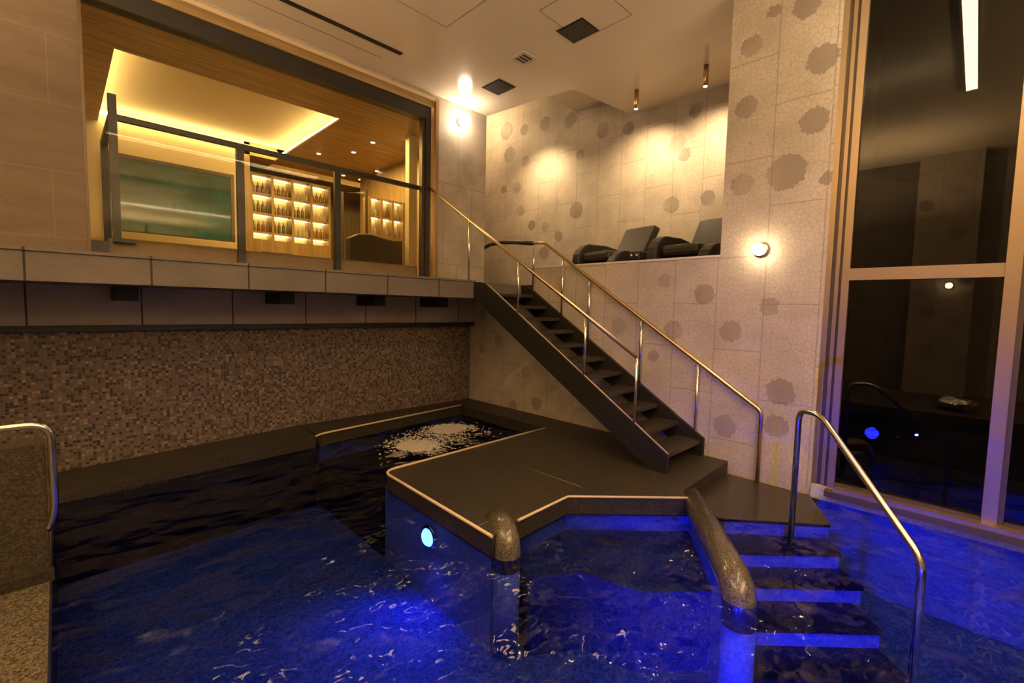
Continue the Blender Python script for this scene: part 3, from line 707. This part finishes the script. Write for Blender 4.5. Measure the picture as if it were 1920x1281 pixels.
for y, wh in ((-2.38, 'left of the two in front of the niche wall'), (-3.42, 'right of the two beside the stone column')):
    t = thing('spotlight', 'bronze cylinder spotlight under the ceiling, ' + wh, 'spotlight', (1.19, y, ZC), 'cylinder spotlights')
    MB().lathe([(0.034, 0), (0.034, -0.27), (0.028, -0.272)], (1.19, y, ZC)).build('body', M['brass'], t)
    MB().lathe([(0.026, -0.273), (0.024, -0.28)], (1.19, y, ZC)).build('lens', M['spot_glow'], t)
for x, y, wh in ((-0.6, -2.64, 'larger looking dark square grille in the ceiling at the top centre'), (-0.285, -0.925, 'dark square grille in the ceiling near the bright wall lamp')):
    t = thing('ceiling_grille', wh, 'ceiling grille', (x, y, ZC), 'dark ceiling grilles')
    MB().box(x - 0.17, x + 0.17, y - 0.19, y + 0.19, ZC - 0.008, ZC - 0.001).build('frame', M['black'], t)
    MB().box(x - 0.15, x + 0.15, y - 0.17, y + 0.17, ZC - 0.014, ZC - 0.0082).build('mesh_panel', M['dark_grille'], t)
t = thing('air_vent', 'small white louvred air vent in the ceiling', 'vent', (-0.6, -1.75, ZC))
MB().box(-0.73, -0.47, -1.88, -1.62, ZC - 0.01, ZC - 0.001).build('frame', M['white'], t)
for i in range(3):
    yy = -1.82 + i * 0.055
    MB().box(-0.68, -0.52, -1.83 + i * 0.06, -1.80 + i * 0.06, ZC - 0.014, ZC - 0.0102).build('slot', M['black'], t)
tag(MB().box(-5.0, -1.77, -0.69, -0.615, ZC - 0.006, ZC - 0.001).build('slot_diffuser', M['black']), 'long black slot diffuser in the ceiling above the lounge window', 'air diffuser')
lines = MB()
lines.box(-5.0, -1.9, -0.373, -0.365, ZC - 0.0025, ZC - 0.0005)
lines.box(-2.45, -2.0, -0.95, -0.945, ZC - 0.0025, ZC - 0.0005) if False else None
struct('trim_11', lines, M['ceiling_line'], label='thin joint in the ceiling beside the slot diffuser')
def hatch(x0, x1, y0, y1, label):
    t = thing('access_hatch', label, 'access hatch', (x0, y0, ZC), 'ceiling access hatches')
    MB().box(x0, x1, y0, y1, ZC - 0.004, ZC - 0.001).build('panel', M['ceiling'], t)
    e = MB(); k = 0.005
    e.box(x0 - k, x0, y0 - k, y1 + k, ZC - 0.0045, ZC - 0.0005); e.box(x1, x1 + k, y0 - k, y1 + k, ZC - 0.0045, ZC - 0.0005)
    e.box(x0, x1, y0 - k, y0, ZC - 0.0045, ZC - 0.0005); e.box(x0, x1, y1, y1 + k, ZC - 0.0045, ZC - 0.0005)
    e.build('joint', M['ceiling_line'], t)
hatch(-1.18, -0.43, -3.25, -2.56, 'square access hatch outlined in the ceiling around the dark grille at top centre')
hatch(-2.75, -1.72, -2.6, -1.56, 'square access hatch outlined in the ceiling left of the top centre grille')
ll = thing('linear_light', 'long narrow linear light in the ceiling mirrored in the tall window', 'ceiling light', (-2.2, -5.92, ZC))
MB().box(-4.3, -0.15, -6.0, -5.98, ZC - 0.03, ZC - 0.001).build('side_rail', M['white'], ll)
MB().box(-4.3, -0.15, -5.86, -5.84, ZC - 0.03, ZC - 0.001).build('side_rail', M['white'], ll)
MB().box(-4.3, -0.15, -5.979, -5.861, ZC - 0.028, ZC - 0.002).build('diffuser', M['strip_glow'], ll)
# underwater light in the deck wall
pl = thing('pool_light', 'round blue underwater light in the deck wall', 'pool light', (-2.95, -3.08, -0.33))
MB().lathe([(0.10, 0), (0.10, -0.02), (0.08, -0.025)], (-2.945, -3.08, -0.33), 'X').build('bezel', M['steel'], pl)
MB().lathe([(0.075, -0.026), (0.06, -0.045)], (-2.945, -3.08, -0.33), 'X').build('lens', M['blue_glow'], pl)

# ------------------------------------------------------------------ recliners in the niche
def recliner(loc, rz, label):
    t = thing('recliner', label, 'recliner', (0, 0, 0), 'black leather recliners')
    MB().box(-0.36, 0.36, -0.30, 0.30, 0.0, 0.30).build('base', M['leather'], t, 0.03)
    MB().box(-0.40, 0.30, -0.27, 0.27, 0.301, 0.45).build('seat', M['leather'], t, 0.05)
    MB().profile([(0.20, 0.32), (0.36, 0.32), (0.66, 0.86), (0.52, 0.90)], 'Y', -0.29, 0.29).build('backrest', M['leather'], t, 0.03)
    for s in (-1, 1):
        lowarm = 0.16 if s < 0 else 0.0
        prof = [(-0.46, 0.02), (-0.46, 0.34)] + [(-0.20 + 0.26 * math.cos(a), 0.34 + 0.26 * math.sin(a)) for a in [math.pi * (1 - i / 9) for i in range(1, 6)]] + [(0.1, 0.60), (0.36, 0.56), (0.36, 0.02)]
        prof = [(u, v - (lowarm if v > 0.1 else 0)) for u, v in prof]
        MB().profile(prof, 'Y', s * 0.36 - 0.075, s * 0.36 + 0.075).build('armrest', M['leather'], t, 0.03)
    t.location = loc; t.rotation_euler = (0, 0, rz)
    return t
recliner((0.85, -2.32, 2.0), math.radians(-12), 'black leather recliner at the left end of the niche')
recliner((0.85, -3.56, 2.0), math.radians(-8), 'black leather recliner beside the crackle stone column')
tb = thing('side_table', 'low dark side table between the two recliners', 'table', (0.55, -2.9, 2.0))
MB().box(0.42, 0.75, -2.99, -2.83, 2.28, 2.40).build('top', M['leather'], tb, 0.02)
MB().box(0.46, 0.70, -2.97, -2.85, 2.0, 2.279).build('pedestal', M['leather'], tb)
for y in (-2.87, -2.95): MB().lathe([(0.022, 0), (0.022, -0.02), (0.01, -0.03)], (0.42, y, 2.335), 'X', 12).build('knob', M['steel'], tb)

# silver bundle on the near deck, mirrored in the tall window
sb = MB(); bmesh.ops.create_icosphere(sb.bm, subdivisions=4, radius=0.2)
for v in sb.bm.verts:
    n = math.sin(v.co.x * 31 + 1) * math.sin(v.co.y * 27) + 0.6 * math.sin(v.co.z * 45 + v.co.x * 40)
    v.co *= 1 + 0.07 * n; v.co.z *= 0.6; v.co.y *= 1.3
o = sb.build('foil_bundle', M['silver']); o.location = (-5.85, -6.02, 0.12)
tag(o, 'crumpled silver foil bundle mirrored in the tall window', 'bundle')
